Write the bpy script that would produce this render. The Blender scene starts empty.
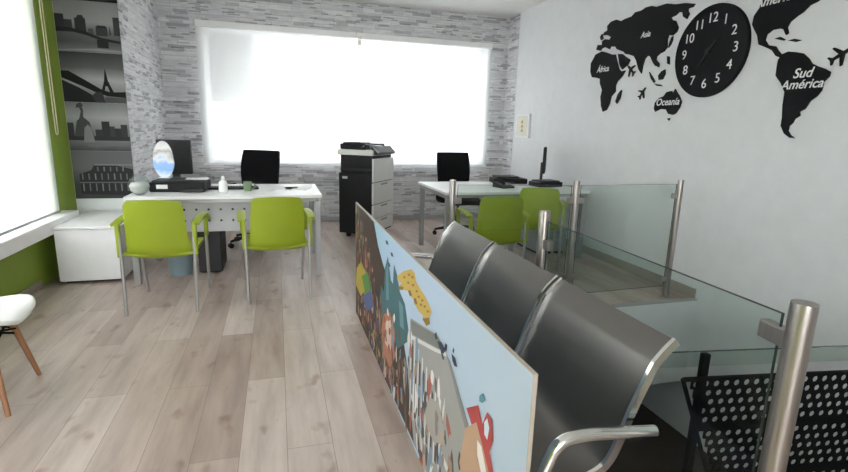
import bpy, bmesh, math, random
from mathutils import Vector, Matrix
random.seed(7)
PI = math.pi
SC = bpy.context.scene
COL = SC.collection

# ------------------------------------------------------------------ camera
FPX = 495.0
H = 1.35
d1 = Vector((-148, -111, FPX)).normalized()
d2 = Vector((1693, -60, FPX)); d2 = (d2 - d1 * d2.dot(d1)).normalized()
up = -(d1.cross(d2))
def ray(x, y):
    v = Vector((x - 424, y - 236, FPX))
    return Vector((d2.dot(v), d1.dot(v), up.dot(v)))
def on_x(x, y, X):
    v = ray(x, y); return Vector((0, 0, H)) + v * (X / v.x)
def on_y(x, y, Y):
    v = ray(x, y); return Vector((0, 0, H)) + v * (Y / v.y)
def on_z(x, y, Z=0):
    v = ray(x, y); return Vector((0, 0, H)) + v * ((Z - H) / v.z)
cam = bpy.data.cameras.new('camera'); cam.sensor_width = 36; cam.lens = FPX / 848 * 36
cam.clip_start = .02; cam.clip_end = 200
camo = bpy.data.objects.new('camera', cam); COL.objects.link(camo)
# camera axes in the world
right = Vector((d2.x, d1.x, up.x)); down = Vector((d2.y, d1.y, up.y)); fwd = Vector((d2.z, d1.z, up.z))
M = Matrix((right, -down, -fwd)).transposed().to_4x4(); M.translation = (0, 0, H)
camo.matrix_world = M
SC.camera = camo

# ------------------------------------------------------------------ materials
def mat(name, col, rough=.5, metal=0., spec=.5, coat=0.):
    m = bpy.data.materials.new(name); m.use_nodes = True
    b = m.node_tree.nodes['Principled BSDF']
    b.inputs['Base Color'].default_value = (*col, 1); b.inputs['Roughness'].default_value = rough
    b.inputs['Metallic'].default_value = metal; b.inputs['Specular IOR Level'].default_value = spec
    b.inputs['Coat Weight'].default_value = coat
    # light procedural variation so that no surface is perfectly flat
    nt = m.node_tree; n = nt.nodes.new('ShaderNodeTexNoise'); n.inputs['Scale'].default_value = 9
    tc = nt.nodes.new('ShaderNodeTexCoord'); nt.links.new(tc.outputs['Object'], n.inputs['Vector'])
    mx = nt.nodes.new('ShaderNodeMix'); mx.data_type = 'RGBA'
    mx.inputs[6].default_value = (*[c * .94 for c in col], 1); mx.inputs[7].default_value = (*[min(1, c * 1.05) for c in col], 1)
    nt.links.new(n.outputs['Fac'], mx.inputs[0]); nt.links.new(mx.outputs[2], b.inputs['Base Color'])
    return m
def nodes(name):
    m = bpy.data.materials.new(name); m.use_nodes = True
    nt = m.node_tree; return m, nt, nt.nodes['Principled BSDF']
def math_node(nt, op, a, b=None):
    n = nt.nodes.new('ShaderNodeMath'); n.operation = op
    for i, v in enumerate((a, b)):
        if v is None: continue
        if isinstance(v, (int, float)): n.inputs[i].default_value = v
        else: nt.links.new(v, n.inputs[i])
    return n.outputs[0]
def ramp(nt, fac, stops):
    r = nt.nodes.new('ShaderNodeValToRGB'); e = r.color_ramp.elements
    while len(e) < len(stops): e.new(.5)
    for el, (p, c) in zip(e, stops):
        el.position = p; el.color = (*c, 1) if len(c) == 3 else c
    nt.links.new(fac, r.inputs[0]); return r.outputs[0]

def stone_mat():
    m, nt, b = nodes('split stone wallpaper')
    tc = nt.nodes.new('ShaderNodeTexCoord'); sp = nt.nodes.new('ShaderNodeSeparateXYZ')
    nt.links.new(tc.outputs['Object'], sp.inputs[0])
    u = math_node(nt, 'ADD', sp.outputs[0], sp.outputs[1])
    def cv(su, sv):
        c = nt.nodes.new('ShaderNodeCombineXYZ')
        nt.links.new(math_node(nt, 'MULTIPLY', u, su), c.inputs[0]); nt.links.new(math_node(nt, 'MULTIPLY', sp.outputs[2], sv), c.inputs[1])
        return c.outputs[0]
    br = nt.nodes.new('ShaderNodeTexBrick'); nt.links.new(cv(1, 1), br.inputs['Vector'])
    br.inputs['Scale'].default_value = 1; br.inputs['Brick Width'].default_value = .40; br.inputs['Row Height'].default_value = .064
    br.inputs['Mortar Size'].default_value = .004; br.inputs['Mortar Smooth'].default_value = .3
    br.offset = .37; br.squash = .7; br.squash_frequency = 3
    br.inputs['Color1'].default_value = (.84, .84, .85, 1); br.inputs['Color2'].default_value = (.68, .68, .70, 1)
    br.inputs['Mortar'].default_value = (.60, .60, .62, 1)
    def cells(wd, rh, off, thr, dark):
        q = nt.nodes.new('ShaderNodeTexBrick'); nt.links.new(cv(1, 1), q.inputs['Vector'])
        q.inputs['Scale'].default_value = 1; q.inputs['Brick Width'].default_value = wd; q.inputs['Row Height'].default_value = rh
        q.inputs['Mortar Size'].default_value = .003; q.inputs['Mortar Smooth'].default_value = 1; q.offset = off; q.squash = .62; q.squash_frequency = 3
        q.inputs['Color1'].default_value = (0, 0, 0, 1); q.inputs['Color2'].default_value = (1, 1, 1, 1); q.inputs['Mortar'].default_value = (.2, .2, .2, 1)
        return ramp(nt, q.outputs['Color'], [(0, (1, 1, 1)), (thr, (.96, .96, .96)), (thr + .03, dark), (1, [c * .8 for c in dark])])
    def mul(a, b_):
        x = nt.nodes.new('ShaderNodeMix'); x.data_type = 'RGBA'; x.blend_type = 'MULTIPLY'; x.inputs[0].default_value = 1
        nt.links.new(a, x.inputs[6]); nt.links.new(b_, x.inputs[7]); return x.outputs[2]
    n = nt.nodes.new('ShaderNodeTexNoise'); n.inputs['Scale'].default_value = 1; n.inputs['Detail'].default_value = 3
    nt.links.new(cv(7, 50), n.inputs['Vector'])
    dash = mul(mul(cells(.27, .04267, .31, .80, (.70, .70, .73)), cells(.155, .0213, .43, .87, (.62, .62, .65))), ramp(nt, n.outputs['Fac'], [(.3, (1.05, 1.05, 1.05)), (.7, (.80, .80, .81))]))
    mx = nt.nodes.new('ShaderNodeMix'); mx.data_type = 'RGBA'; mx.blend_type = 'MULTIPLY'; mx.inputs[0].default_value = 1
    nt.links.new(br.outputs['Color'], mx.inputs[6]); nt.links.new(dash, mx.inputs[7]); nt.links.new(mx.outputs[2], b.inputs['Base Color'])
    b.inputs['Roughness'].default_value = .7
    bp = nt.nodes.new('ShaderNodeBump'); bp.inputs['Strength'].default_value = .15; bp.inputs['Distance'].default_value = .01
    nt.links.new(br.outputs['Fac'], bp.inputs['Height']); bp.invert = True; nt.links.new(bp.outputs[0], b.inputs['Normal'])
    return m
def floor_mat():
    m, nt, b = nodes('grey oak laminate planks')
    tc = nt.nodes.new('ShaderNodeTexCoord'); sp = nt.nodes.new('ShaderNodeSeparateXYZ'); nt.links.new(tc.outputs['Object'], sp.inputs[0])
    def cv(sy, sx):
        c = nt.nodes.new('ShaderNodeCombineXYZ')
        nt.links.new(math_node(nt, 'MULTIPLY', sp.outputs[1], sy), c.inputs[0]); nt.links.new(math_node(nt, 'MULTIPLY', sp.outputs[0], sx), c.inputs[1])
        return c.outputs[0]
    br = nt.nodes.new('ShaderNodeTexBrick'); nt.links.new(cv(1, 1), br.inputs['Vector'])
    br.inputs['Scale'].default_value = 1; br.inputs['Brick Width'].default_value = 1.3; br.inputs['Row Height'].default_value = .192
    br.inputs['Mortar Size'].default_value = .0012; br.inputs['Bias'].default_value = -.1
    br.inputs['Color1'].default_value = (.52, .445, .405, 1); br.inputs['Color2'].default_value = (.35, .27, .235, 1); br.inputs['Mortar'].default_value = (.22, .18, .155, 1)
    n = nt.nodes.new('ShaderNodeTexNoise'); n.inputs['Scale'].default_value = 1; n.inputs['Detail'].default_value = 5; n.inputs['Roughness'].default_value = .6
    nt.links.new(cv(1.6, 11), n.inputs['Vector'])
    g = ramp(nt, n.outputs['Fac'], [(.25, (.72, .68, .65)), (.5, (.98, .96, .94)), (.75, (1.2, 1.2, 1.2))])
    n2 = nt.nodes.new('ShaderNodeTexNoise'); n2.inputs['Scale'].default_value = 1; n2.inputs['Detail'].default_value = 2
    nt.links.new(cv(5, 9), n2.inputs['Vector'])
    k = ramp(nt, n2.outputs['Fac'], [(.0, (1, 1, 1)), (.62, (1, 1, 1)), (.74, (.70, .62, .56))])
    a = nt.nodes.new('ShaderNodeMix'); a.data_type = 'RGBA'; a.blend_type = 'MULTIPLY'; a.inputs[0].default_value = 1
    nt.links.new(br.outputs['Color'], a.inputs[6]); nt.links.new(g, a.inputs[7])
    c = nt.nodes.new('ShaderNodeMix'); c.data_type = 'RGBA'; c.blend_type = 'MULTIPLY'; c.inputs[0].default_value = 1
    nt.links.new(a.outputs[2], c.inputs[6]); nt.links.new(k, c.inputs[7])
    nt.links.new(c.outputs[2], b.inputs['Base Color']); b.inputs['Roughness'].default_value = .36
    return m
def blind_mat():
    m = bpy.data.materials.new('white screen blind fabric'); m.use_nodes = True; nt = m.node_tree; nt.nodes.clear()
    o = nt.nodes.new('ShaderNodeOutputMaterial')
    t = nt.nodes.new('ShaderNodeBsdfTranslucent'); d = nt.nodes.new('ShaderNodeBsdfDiffuse'); p = nt.nodes.new('ShaderNodeBsdfTransparent')
    w = nt.nodes.new('ShaderNodeTexWave'); w.inputs['Scale'].default_value = 120
    tc = nt.nodes.new('ShaderNodeTexCoord'); nt.links.new(tc.outputs['Object'], w.inputs['Vector'])
    c = ramp(nt, w.outputs['Fac'], [(0, (.86, .88, .88)), (1, (.92, .93, .93))])
    nt.links.new(c, t.inputs['Color']); nt.links.new(c, d.inputs['Color'])
    a = nt.nodes.new('ShaderNodeMixShader'); a.inputs[0].default_value = .93
    nt.links.new(t.outputs[0], a.inputs[1]); nt.links.new(d.outputs[0], a.inputs[2])
    b = nt.nodes.new('ShaderNodeMixShader'); b.inputs[0].default_value = .34
    nt.links.new(a.outputs[0], b.inputs[1]); nt.links.new(p.outputs[0], b.inputs[2]); nt.links.new(b.outputs[0], o.inputs[0])
    return m
def glass_mat(name, tint, refl=.08):
    m = bpy.data.materials.new(name); m.use_nodes = True; nt = m.node_tree; nt.nodes.clear()
    o = nt.nodes.new('ShaderNodeOutputMaterial'); p = nt.nodes.new('ShaderNodeBsdfTransparent'); g = nt.nodes.new('ShaderNodeBsdfGlossy')
    p.inputs['Color'].default_value = (*tint, 1); g.inputs['Roughness'].default_value = .02
    f = nt.nodes.new('ShaderNodeLayerWeight'); f.inputs['Blend'].default_value = .5
    k = math_node(nt, 'ADD', math_node(nt, 'MULTIPLY', math_node(nt, 'POWER', f.outputs['Facing'], 5), .35), refl * .4)
    x = nt.nodes.new('ShaderNodeMixShader'); nt.links.new(k, x.inputs[0])
    nt.links.new(p.outputs[0], x.inputs[1]); nt.links.new(g.outputs[0], x.inputs[2]); nt.links.new(x.outputs[0], o.inputs[0])
    return m
def zgrad_mat(name, stops, axis=2, lo=0, hi=1, rough=.5, noise=.0):
    m, nt, b = nodes(name)
    tc = nt.nodes.new('ShaderNodeTexCoord'); sp = nt.nodes.new('ShaderNodeSeparateXYZ'); nt.links.new(tc.outputs['Object'], sp.inputs[0])
    f = math_node(nt, 'DIVIDE', math_node(nt, 'SUBTRACT', sp.outputs[axis], lo), hi - lo)
    if noise:
        n = nt.nodes.new('ShaderNodeTexNoise'); n.inputs['Scale'].default_value = 7; n.inputs['Detail'].default_value = 4
        nt.links.new(tc.outputs['Object'], n.inputs['Vector'])
        f = math_node(nt, 'ADD', f, math_node(nt, 'MULTIPLY', math_node(nt, 'SUBTRACT', n.outputs['Fac'], .5), noise))
    nt.links.new(ramp(nt, f, stops), b.inputs['Base Color']); b.inputs['Roughness'].default_value = rough
    return m
def brushed(name, col, rough):
    m, nt, b = nodes(name); b.inputs['Metallic'].default_value = 1
    tc = nt.nodes.new('ShaderNodeTexCoord'); mp = nt.nodes.new('ShaderNodeMapping'); mp.inputs['Scale'].default_value = (300, 300, 3)
    nt.links.new(tc.outputs['Object'], mp.inputs[0]); n = nt.nodes.new('ShaderNodeTexNoise'); n.inputs['Scale'].default_value = 1
    nt.links.new(mp.outputs[0], n.inputs['Vector'])
    nt.links.new(ramp(nt, n.outputs['Fac'], [(.2, [c * .85 for c in col]), (.8, [min(1, c * 1.1) for c in col])]), b.inputs['Base Color'])
    b.inputs['Roughness'].default_value = rough; return m

WHITE = mat('white wall paint', (.74, .75, .77), .75)
CEIL = mat('white ceiling paint', (.82, .81, .80), .8)
STONE = stone_mat(); FLOOR = floor_mat(); BLIND = blind_mat()
GREENW = mat('olive green wall paint', (.27, .38, .05), .7)
SILL = mat('white sill lacquer', (.92, .92, .92), .4)
BASEB = mat('greige skirting wood', (.36, .32, .27), .5)
WHITELAM = mat('white laminate', (.83, .83, .84), .4)
GREYMET = mat('grey painted steel', (.36, .36, .37), .4, .5)
LIME = mat('lime green plastic', (.285, .355, .014), .5)
LEGM = mat('satin grey steel tube', (.45, .45, .46), .35, .8)
BLACK = mat('black plastic', (.009, .009, .010), .5, 0, .3)
BLACKF = mat('black mesh fabric', (.007, .007, .008), .9, 0, .15)
DKGREY = mat('dark grey plastic', (.035, .035, .038), .5, 0, .3)
MIDGREY = mat('mid grey plastic', (.30, .31, .33), .5)
LTGREY = mat('light grey plastic', (.74, .74, .72), .45)
CHROME = mat('polished chrome', (.82, .82, .82), .12, 1)
BENCH = mat('pewter coated perforated steel', (.195, .186, .176), .36, .85)
STEEL = brushed('brushed stainless steel', (.40, .365, .34), .33)
GLASS = glass_mat('green tinted safety glass', (.89, .93, .912))
GEDGE = mat('dark polished glass edge', (.05, .075, .07), .2)
PANE = glass_mat('clear window glass', (.97, .98, .98))
FRAMEW = mat('white window frame', (.8, .8, .8), .4)
WOOD = mat('oiled beech leg', (.36, .17, .085), .5)
SHELLW = mat('white chair shell', (.86, .86, .85), .35)
BLKSTEEL = mat('matt black steel', (.005, .005, .0055), .7, 0, .15)
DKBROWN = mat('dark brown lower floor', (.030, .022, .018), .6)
MAPB = mat('charcoal wall map board', (.012, .0125, .014), .8, 0, .15)
LETTER = mat('white lettering', (.80, .81, .82), .6)
PAPER = mat('white paper', (.85, .85, .85), .7)
CREAM = mat('cream bead chain', (.66, .60, .42), .5)
CLEAR = glass_mat('clear glass jar', (.93, .95, .95))

# ------------------------------------------------------------------ mesh helpers
def link(name, me_or_none, parent=None, loc=None, rz=0):
    o = bpy.data.objects.new(name, me_or_none); COL.objects.link(o)
    if parent: o.parent = parent
    if loc is not None: o.location = loc
    if rz: o.rotation_euler = (0, 0, rz)
    return o
def obj(name, bm, m, parent=None, smooth=False, loc=None, rz=0, bevel=0, weld=True):
    me = bpy.data.meshes.new(name)
    if weld: bmesh.ops.recalc_face_normals(bm, faces=bm.faces)
    if smooth:
        for f in bm.faces: f.smooth = True
    bm.to_mesh(me); bm.free()
    for x in (m if isinstance(m, (list, tuple)) else [m]): me.materials.append(x)
    o = link(name, me, parent, loc, rz)
    if bevel:
        b = o.modifiers.new('bevel', 'BEVEL'); b.width = bevel; b.segments = 3; b.limit_method = 'ANGLE'; b.angle_limit = .6
        for p in me.polygons: p.use_smooth = True
        w = o.modifiers.new('wn', 'WEIGHTED_NORMAL'); w.keep_sharp = True
    elif smooth:
        try: me.set_sharp_from_angle(angle=.7)
        except Exception: pass
    return o
def tag(o, label, cat, group=None, kind=None):
    o['label'] = label; o['category'] = cat
    if group: o['group'] = group
    if kind: o['kind'] = kind
    return o
def thing(name, label, cat, loc=(0, 0, 0), rz=0, group=None):
    return tag(link(name, None, None, loc, rz), label, cat, group)
def struct(name, bm, m, parent=None, **k):
    o = obj(name, bm, m, parent, **k)
    if not parent: o['kind'] = 'structure'
    return o
def box(bm, x0, x1, y0, y1, z0, z1, mi=0):
    v = [bm.verts.new(p) for p in ((x0,y0,z0),(x1,y0,z0),(x1,y1,z0),(x0,y1,z0),(x0,y0,z1),(x1,y0,z1),(x1,y1,z1),(x0,y1,z1))]
    for f in ((3,2,1,0),(4,5,6,7),(0,1,5,4),(1,2,6,5),(2,3,7,6),(3,0,4,7)):
        fc = bm.faces.new([v[i] for i in f]); fc.material_index = mi
    return v
def B(*a, mi=0):
    bm = bmesh.new(); box(bm, *a, mi=mi); return bm
def fillet(pts, r=.03, n=5):
    pts = [Vector(p) for p in pts]; out = [pts[0]]
    for a, b, c in zip(pts, pts[1:], pts[2:]):
        u = (a - b); w = (c - b); q = min(r, u.length * .49, w.length * .49)
        p0 = b + u.normalized() * q; p1 = b + w.normalized() * q
        for i in range(n + 1):
            t = i / n; out.append(p0 * (1 - t) ** 2 + b * 2 * t * (1 - t) + p1 * t ** 2)
    out.append(pts[-1]); return out
def tube(bm, pts, r, n=12, caps=True, radii=None):
    pts = [Vector(p) for p in pts]; rings = []
    ref = None
    for i, p in enumerate(pts):
        t = (pts[min(i + 1, len(pts) - 1)] - pts[max(i - 1, 0)]).normalized()
        if ref is None:
            ref = Vector((0, 0, 1)) if abs(t.z) < .9 else Vector((1, 0, 0))
        a = (ref - t * ref.dot(t)).normalized(); ref = a; b = t.cross(a)
        rr = radii[i] if radii else r
        rings.append([bm.verts.new(p + (a * math.cos(2 * PI * k / n) + b * math.sin(2 * PI * k / n)) * rr) for k in range(n)])
    for A, C in zip(rings, rings[1:]):
        for k in range(n): bm.faces.new((A[k], A[(k + 1) % n], C[(k + 1) % n], C[k]))
    if caps: bm.faces.new(rings[0][::-1]); bm.faces.new(rings[-1])
def T(pts, r, n=12, radii=None):
    bm = bmesh.new(); tube(bm, pts, r, n, radii=radii); return bm
def lathe(bm, prof, c=(0, 0, 0), n=24, sx=1, sy=1):
    rings = [[bm.verts.new((c[0] + r * sx * math.cos(2 * PI * k / n), c[1] + r * sy * math.sin(2 * PI * k / n), c[2] + z)) for k in range(n)] for r, z in prof]
    for A, C in zip(rings, rings[1:]):
        for k in range(n): bm.faces.new((A[k], A[(k + 1) % n], C[(k + 1) % n], C[k]))
    bm.faces.new(rings[0][::-1]); bm.faces.new(rings[-1])
def L(prof, c=(0, 0, 0), n=24, sx=1, sy=1):
    bm = bmesh.new(); lathe(bm, prof, c, n, sx, sy); return bm
def prism(bm, poly, f0, f1, mi=0):
    """poly: 2d points; f0/f1 map a 2d point to the two faces"""
    a = [bm.verts.new(f0(p)) for p in poly]; b = [bm.verts.new(f1(p)) for p in poly]; n = len(poly)
    fs = [bm.faces.new(a), bm.faces.new(b[::-1])] + [bm.faces.new((a[i], b[i], b[(i + 1) % n], a[(i + 1) % n])) for i in range(n)]
    for f in fs: f.material_index = mi
def sheet(bm, P, th):
    """P[i][j] grid of Vectors -> closed thin shell"""
    ni, nj = len(P), len(P[0])
    N = [[None] * nj for _ in range(ni)]
    for i in range(ni):
        for j in range(nj):
            du = P[min(i + 1, ni - 1)][j] - P[max(i - 1, 0)][j]; dv = P[i][min(j + 1, nj - 1)] - P[i][max(j - 1, 0)]
            N[i][j] = du.cross(dv).normalized()
    a = [[bm.verts.new(P[i][j] + N[i][j] * th / 2) for j in range(nj)] for i in range(ni)]
    b = [[bm.verts.new(P[i][j] - N[i][j] * th / 2) for j in range(nj)] for i in range(ni)]
    for i in range(ni - 1):
        for j in range(nj - 1):
            bm.faces.new((a[i][j], a[i + 1][j], a[i + 1][j + 1], a[i][j + 1])); bm.faces.new((b[i][j], b[i][j + 1], b[i + 1][j + 1], b[i + 1][j]))
    for i in range(ni - 1):
        bm.faces.new((a[i][0], b[i][0], b[i + 1][0], a[i + 1][0])); bm.faces.new((a[i][-1], a[i + 1][-1], b[i + 1][-1], b[i][-1]))
    for j in range(nj - 1):
        bm.faces.new((a[0][j], a[0][j + 1], b[0][j + 1], b[0][j])); bm.faces.new((a[-1][j], b[-1][j], b[-1][j + 1], a[-1][j + 1]))
def copy_thing(src, loc, rz, label):
    r = src.copy(); COL.objects.link(r); r.location = loc; r.rotation_euler = (0, 0, rz); r['label'] = label
    for ch in list(src.children):
        c = ch.copy(); COL.objects.link(c); c.parent = r
        for g in ch.children:
            q = g.copy(); COL.objects.link(q); q.parent = c
    return r

# ------------------------------------------------------------------ the room
XL, XR, YB, YP, YF, ZC = -1.886, 3.385, 7.21, 5.53, -2.6, 3.0
XP = -1.365                      # side of the pier with the posters
SX, SY0, SY1 = 1.24, .35, 3.2    # stair opening
ZL = -1.25                       # lower floor
bm = bmesh.new()
box(bm, XL - .25, SX, YF, YB + .25, -.2, 0); box(bm, SX, XR + .25, SY1, YB + .25, -.2, 0); box(bm, SX, XR + .25, YF, SY0, -.2, 0)
struct('floor', bm, FLOOR)
struct('ceiling', B(XL - .25, XR + .25, YF - .2, YB + .25, ZC, ZC + .2), CEIL)
# back wall with the window opening
WX0, WX1, WZ0, WZ1 = -.86, 3.06, .85, 2.56
bm = bmesh.new()
box(bm, XP - .3, XR + .25, YB, YB + .25, 0, WZ0); box(bm, XP - .3, XR + .25, YB, YB + .25, WZ1, ZC)
box(bm, XP - .3, WX0, YB, YB + .25, WZ0, WZ1); box(bm, WX1, XR + .25, YB, YB + .25, WZ0, WZ1)
struct('wall_back', bm, STONE)
# pier: front carries the posters, side is stone paper
struct('wall_pier', B(XL - .25, XP, YP, YB + .25, 0, ZC), [STONE])
bm = bmesh.new(); box(bm, XL, XP - .004, YP - .012, YP, 0, ZC)
struct('wall_poster_side', bm, WHITE)
# left wall with the long window
LY0, LY1, LZ0, LZ1 = .2, 4.98, .50, 2.62
bm = bmesh.new(); x0, x1 = XL - .25, XL
box(bm, x0, x1, YF, YP, 0, LZ0); box(bm, x0, x1, YF, YP, LZ1, ZC); box(bm, x0, x1, YF, LY0, LZ0, LZ1); box(bm, x0, x1, LY1, YP, LZ0, LZ1)
struct('wall_left', bm, GREENW)
# right wall, runs down into the stairwell
struct('wall_right', B(XR, XR + .25, YF, YB + .25, ZL - .1, ZC), WHITE)
struct('wall_stone_return', B(XR - .006, XR, 6.86, YB, 0, ZC), STONE)
# unseen front wall behind the camera, glazing added to let in light
bm = bmesh.new()
box(bm, XL - .25, XR + .25, YF - .2, YF, 2.5, ZC); box(bm, XL - .25, -1.3, YF - .2, YF, 0, 2.5); box(bm, .6, XR + .25, YF - .2, YF, 0, 2.5)
box(bm, -1.3, .6, YF - .2, YF, 0, .5)
struct('wall_front', bm, WHITE)
# stairwell
bm = bmesh.new()
box(bm, SX, XR, SY1 - .02, SY1 - .001, -.75, -.012)
struct('wall_stairwell_far', bm, WHITE)
struct('wall_stairwell_side', B(SX - .2, SX - .02, SY0 - .2, SY1 + 2, ZL, -.2), WHITE)
struct('wall_stairwell_near', B(SX, XR, SY0 - .25, SY0 - .02, ZL, -.2), WHITE)
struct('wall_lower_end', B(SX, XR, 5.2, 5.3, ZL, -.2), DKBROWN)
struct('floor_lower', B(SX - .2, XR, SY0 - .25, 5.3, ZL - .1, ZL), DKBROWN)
bm = bmesh.new(); box(bm, XR - .016, XR, SY1, 6.86, 0, .085); struct('baseboard_right', bm, BASEB, bevel=.003)
bm = bmesh.new(); box(bm, XL, XL + .014, YF, 4.58, 0, .07); struct('baseboard_left', bm, BASEB, bevel=.003)
bm = bmesh.new(); box(bm, XP, XR - .016, YB - .014, YB, 0, .06); struct('baseboard_back', bm, mat('grey skirting', (.42, .41, .41), .5), bevel=.003)
bm = bmesh.new(); box(bm, SX, XR, SY1 - .022, SY1 + .02, -.012, .003); struct('trim_1', bm, mat('grey landing edge', (.42, .42, .42), .5))
# windows
def window(name, axis, a0, a1, z0, z1, depth, n):
    bm = bmesh.new(); t = .035
    def bx(u0, u1, w0, w1, d=0):
        if axis == 'x': box(bm, u0, u1, depth - .03, depth + .03, w0, w1)
        else: box(bm, depth - .03, depth + .03, u0, u1, w0, w1)
    bx(a0, a1, z0, z0 + t); bx(a0, a1, z1 - t, z1)
    for i in range(n + 1):
        u = a0 + (a1 - a0) * i / n; u = min(max(u, a0 + t / 2), a1 - t / 2); bx(u - t / 2, u + t / 2, z0 + t, z1 - t)
    f = struct(name, bm, FRAMEW)
    g = bmesh.new()
    if axis == 'x': box(g, a0 + t, a1 - t, depth - .004, depth + .004, z0 + t, z1 - t)
    else: box(g, depth - .004, depth + .004, a0 + t, a1 - t, z0 + t, z1 - t)
    obj('pane', g, PANE, f)
window('window_1', 'x', WX0, WX1, WZ0, WZ1, YB + .22, 1)
window('window_2', 'y', LY0, LY1, LZ0, LZ1, XL - .2, 1)
window('window_added_front', 'x', -1.3, .6, .5, 2.5, YF - .1, 2)  # added, out of view; opening sized for the daylight on the foreground
bm = bmesh.new(); box(bm, XL - .1, XL + .12, LY0 - .1, 5.2, .43, .54); struct('trim_2', bm, SILL, bevel=.008)

# outside: added dark block that dims the upper left of the back blind
o = struct('wall_added_sky_block', B(-6, -.307, YB + .55, YB + 3, 1.742, 7), mat('dark added sky block', (.10, .105, .105), .8))

# ------------------------------------------------------------------ roller blinds
def bead_chain(x, y, z0, z1, w, axis, parent, m):
    bm = bmesh.new()
    pts = []
    for i in range(13):
        a = PI * i / 12
        pts.append((-math.cos(a) * w / 2, z0 + .02 - math.sin(a) * .03))
    pts = [(-w / 2, z1)] + pts + [(w / 2, z1)]
    P = [(x + p[0], y, p[1]) if axis == 'x' else (x, y + p[0], p[1]) for p in pts]
    tube(bm, P, .0045, 6)
    return obj('bead_chain', bm, m, parent, smooth=True)
def blind_back(x0, x1, label, chain=None):
    t = thing('roller_blind', label, 'blind', ((x0 + x1) / 2, YB - .03, .805), 0, 'roller blinds over the back window')
    hw = (x1 - x0) / 2
    obj('fabric', B(-hw, hw, -.001, .001, .02, 1.73), BLIND, t)
    obj('cassette', B(-hw, hw, -.03, .03, 1.73, 1.81), SILL, t, bevel=.01)
    obj('bottom_rail', B(-hw, hw, -.008, .008, 0, .02), SILL, t, bevel=.003)
    if chain is not None:
        bead_chain(chain, -.04, 1.50, 1.76, .035, 'x', t, CREAM)
        obj('chain_guide', B(chain - .022, chain + .022, -.05, -.03, 1.64, 1.70), LTGREY, t, bevel=.004)
    return t
blind_back(-.935, 1.092, 'white roller blind over left half of the back window, behind the left desk')
blind_back(1.100, 3.115, 'white roller blind over right half of back window, above the copier, with pull chain', -.995 + .02)
t = thing('roller_blind', 'large glowing white roller blind over the window in the left green wall', 'blind', (XL + .025, 2.6, .545))
obj('fabric', B(-.001, .001, -2.45, 2.45, .02, 2.17), BLIND, t)
obj('cassette', B(-.022, .03, -2.45, 2.45, 2.17, 2.25), SILL, t, bevel=.01)
obj('bottom_rail', B(-.008, .008, -2.45, 2.45, 0, .02), GREYMET, t, bevel=.003)
bead_chain((.012), 2.57, .68, 2.2, .05, 'y', t, CREAM)

# ------------------------------------------------------------------ posters on the pier
def poster(z0, z1, label, stops, shapes, noise=.12):
    x0, x1 = XL + .004, XP - .001; w = x1 - x0; h = z1 - z0 - .001
    o = thing('city_poster', label, 'poster', (x0, YP - .012, z0), 0, 'black and white city posters on the pier')
    bm = B(0, w, -.006, 0, 0, h); obj('board', bm, zgrad_mat('poster tone', stops, 2, 0, h, .8, noise), o)
    bm = bmesh.new(); mats = []; lay = {}
    for k, (tone, poly) in enumerate(shapes):
        if tone not in lay:
            lay[tone] = len(mats); mats.append(mat('poster ink %d' % int(tone * 1000), (tone * .7, tone * .7, tone * .74), .8, 0, .15))
        d = -.0062 - .00012 * (k + 1)
        vs = [bm.verts.new((min(max(p[0], 0), 1) * w, d, min(max(p[1], 0), 1) * h)) for p in poly]
        f = bm.faces.new(vs); f.material_index = lay[tone]
    obj('print', bm, mats, o, weld=False)
def rect(x0, x1, y0, y1): return [(x0, y0), (x1, y0), (x1, y1), (x0, y1)]
G = lambda v: (v * .9, v * .9, v * .93)
poster(2.405, 2.85, 'topmost dark city poster on the pier, cut by the ceiling edge of the photo', [(0, G(.02)), (.3, G(.05)), (1, G(.12))],
       [(.015, rect(0, 1, 0, .10)), (.04, rect(.2, .3, .1, .5)), (.04, rect(.5, .62, .1, .62))])
sky = [(.05, rect(0, .14, .38, .72)), (.06, rect(.14, .26, .38, .62)), (.045, rect(.30, .47, .38, .66)), (.05, [(.33, .66), (.45, .66), (.43, .72), (.36, .72)]),
       (.09, rect(.50, .58, .36, .47)), (.05, rect(.62, .80, .34, .52)), (.03, rect(.64, .78, .50, .54)), (.05, rect(.90, 1, .36, .72)), (.07, [(.82, .36), (.86, .36), (.84, .56)]),
       (.03, [(0, .38), (.2, .40), (.45, .34), (.7, .24), (1, .20), (1, .25), (.7, .30), (.45, .41), (.2, .47), (0, .46)]),
       (.03, rect(.62, .80, .10, .26)), (.30, [(0, .03), (.6, .08), (1, .06), (1, .02), (.5, .04), (0, 0)])]
poster(1.96, 2.405, 'grey poster of a city skyline behind a long bridge, above the iron tower poster', [(0, G(.16)), (.2, G(.07)), (.4, G(.10)), (.6, G(.24)), (1, G(.17))], sky)
eif = [(.02, [(0, .62), (.12, .62), (.35, .46), (.6, .28), (.75, .22), (1, .24), (1, .12), (.7, .14), (.5, .22), (.3, .33), (0, .48)]),
       (.03, [(0, .44), (.25, .30), (.45, .16), (.5, 0), (0, 0)]), (.055, [(.5, .0), (.45, .14), (.52, .22), (.62, .22), (.66, 0)]),
       (.02, [(.60, .20), (.665, .44), (.685, .64), (.695, .70), (.705, .64), (.73, .44), (.83, .16), (.76, .16), (.715, .34), (.68, .34), (.65, .18)]), (.02, rect(.655, .745, .40, .43)), (.10, rect(.66, 1, .02, .12))]
poster(1.51, 1.96, 'dark poster of an iron lattice tower under a stormy glow', [(0, G(.06)), (.25, G(.22)), (.45, G(.34)), (.7, G(.09)), (1, G(.03))], eif)
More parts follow.
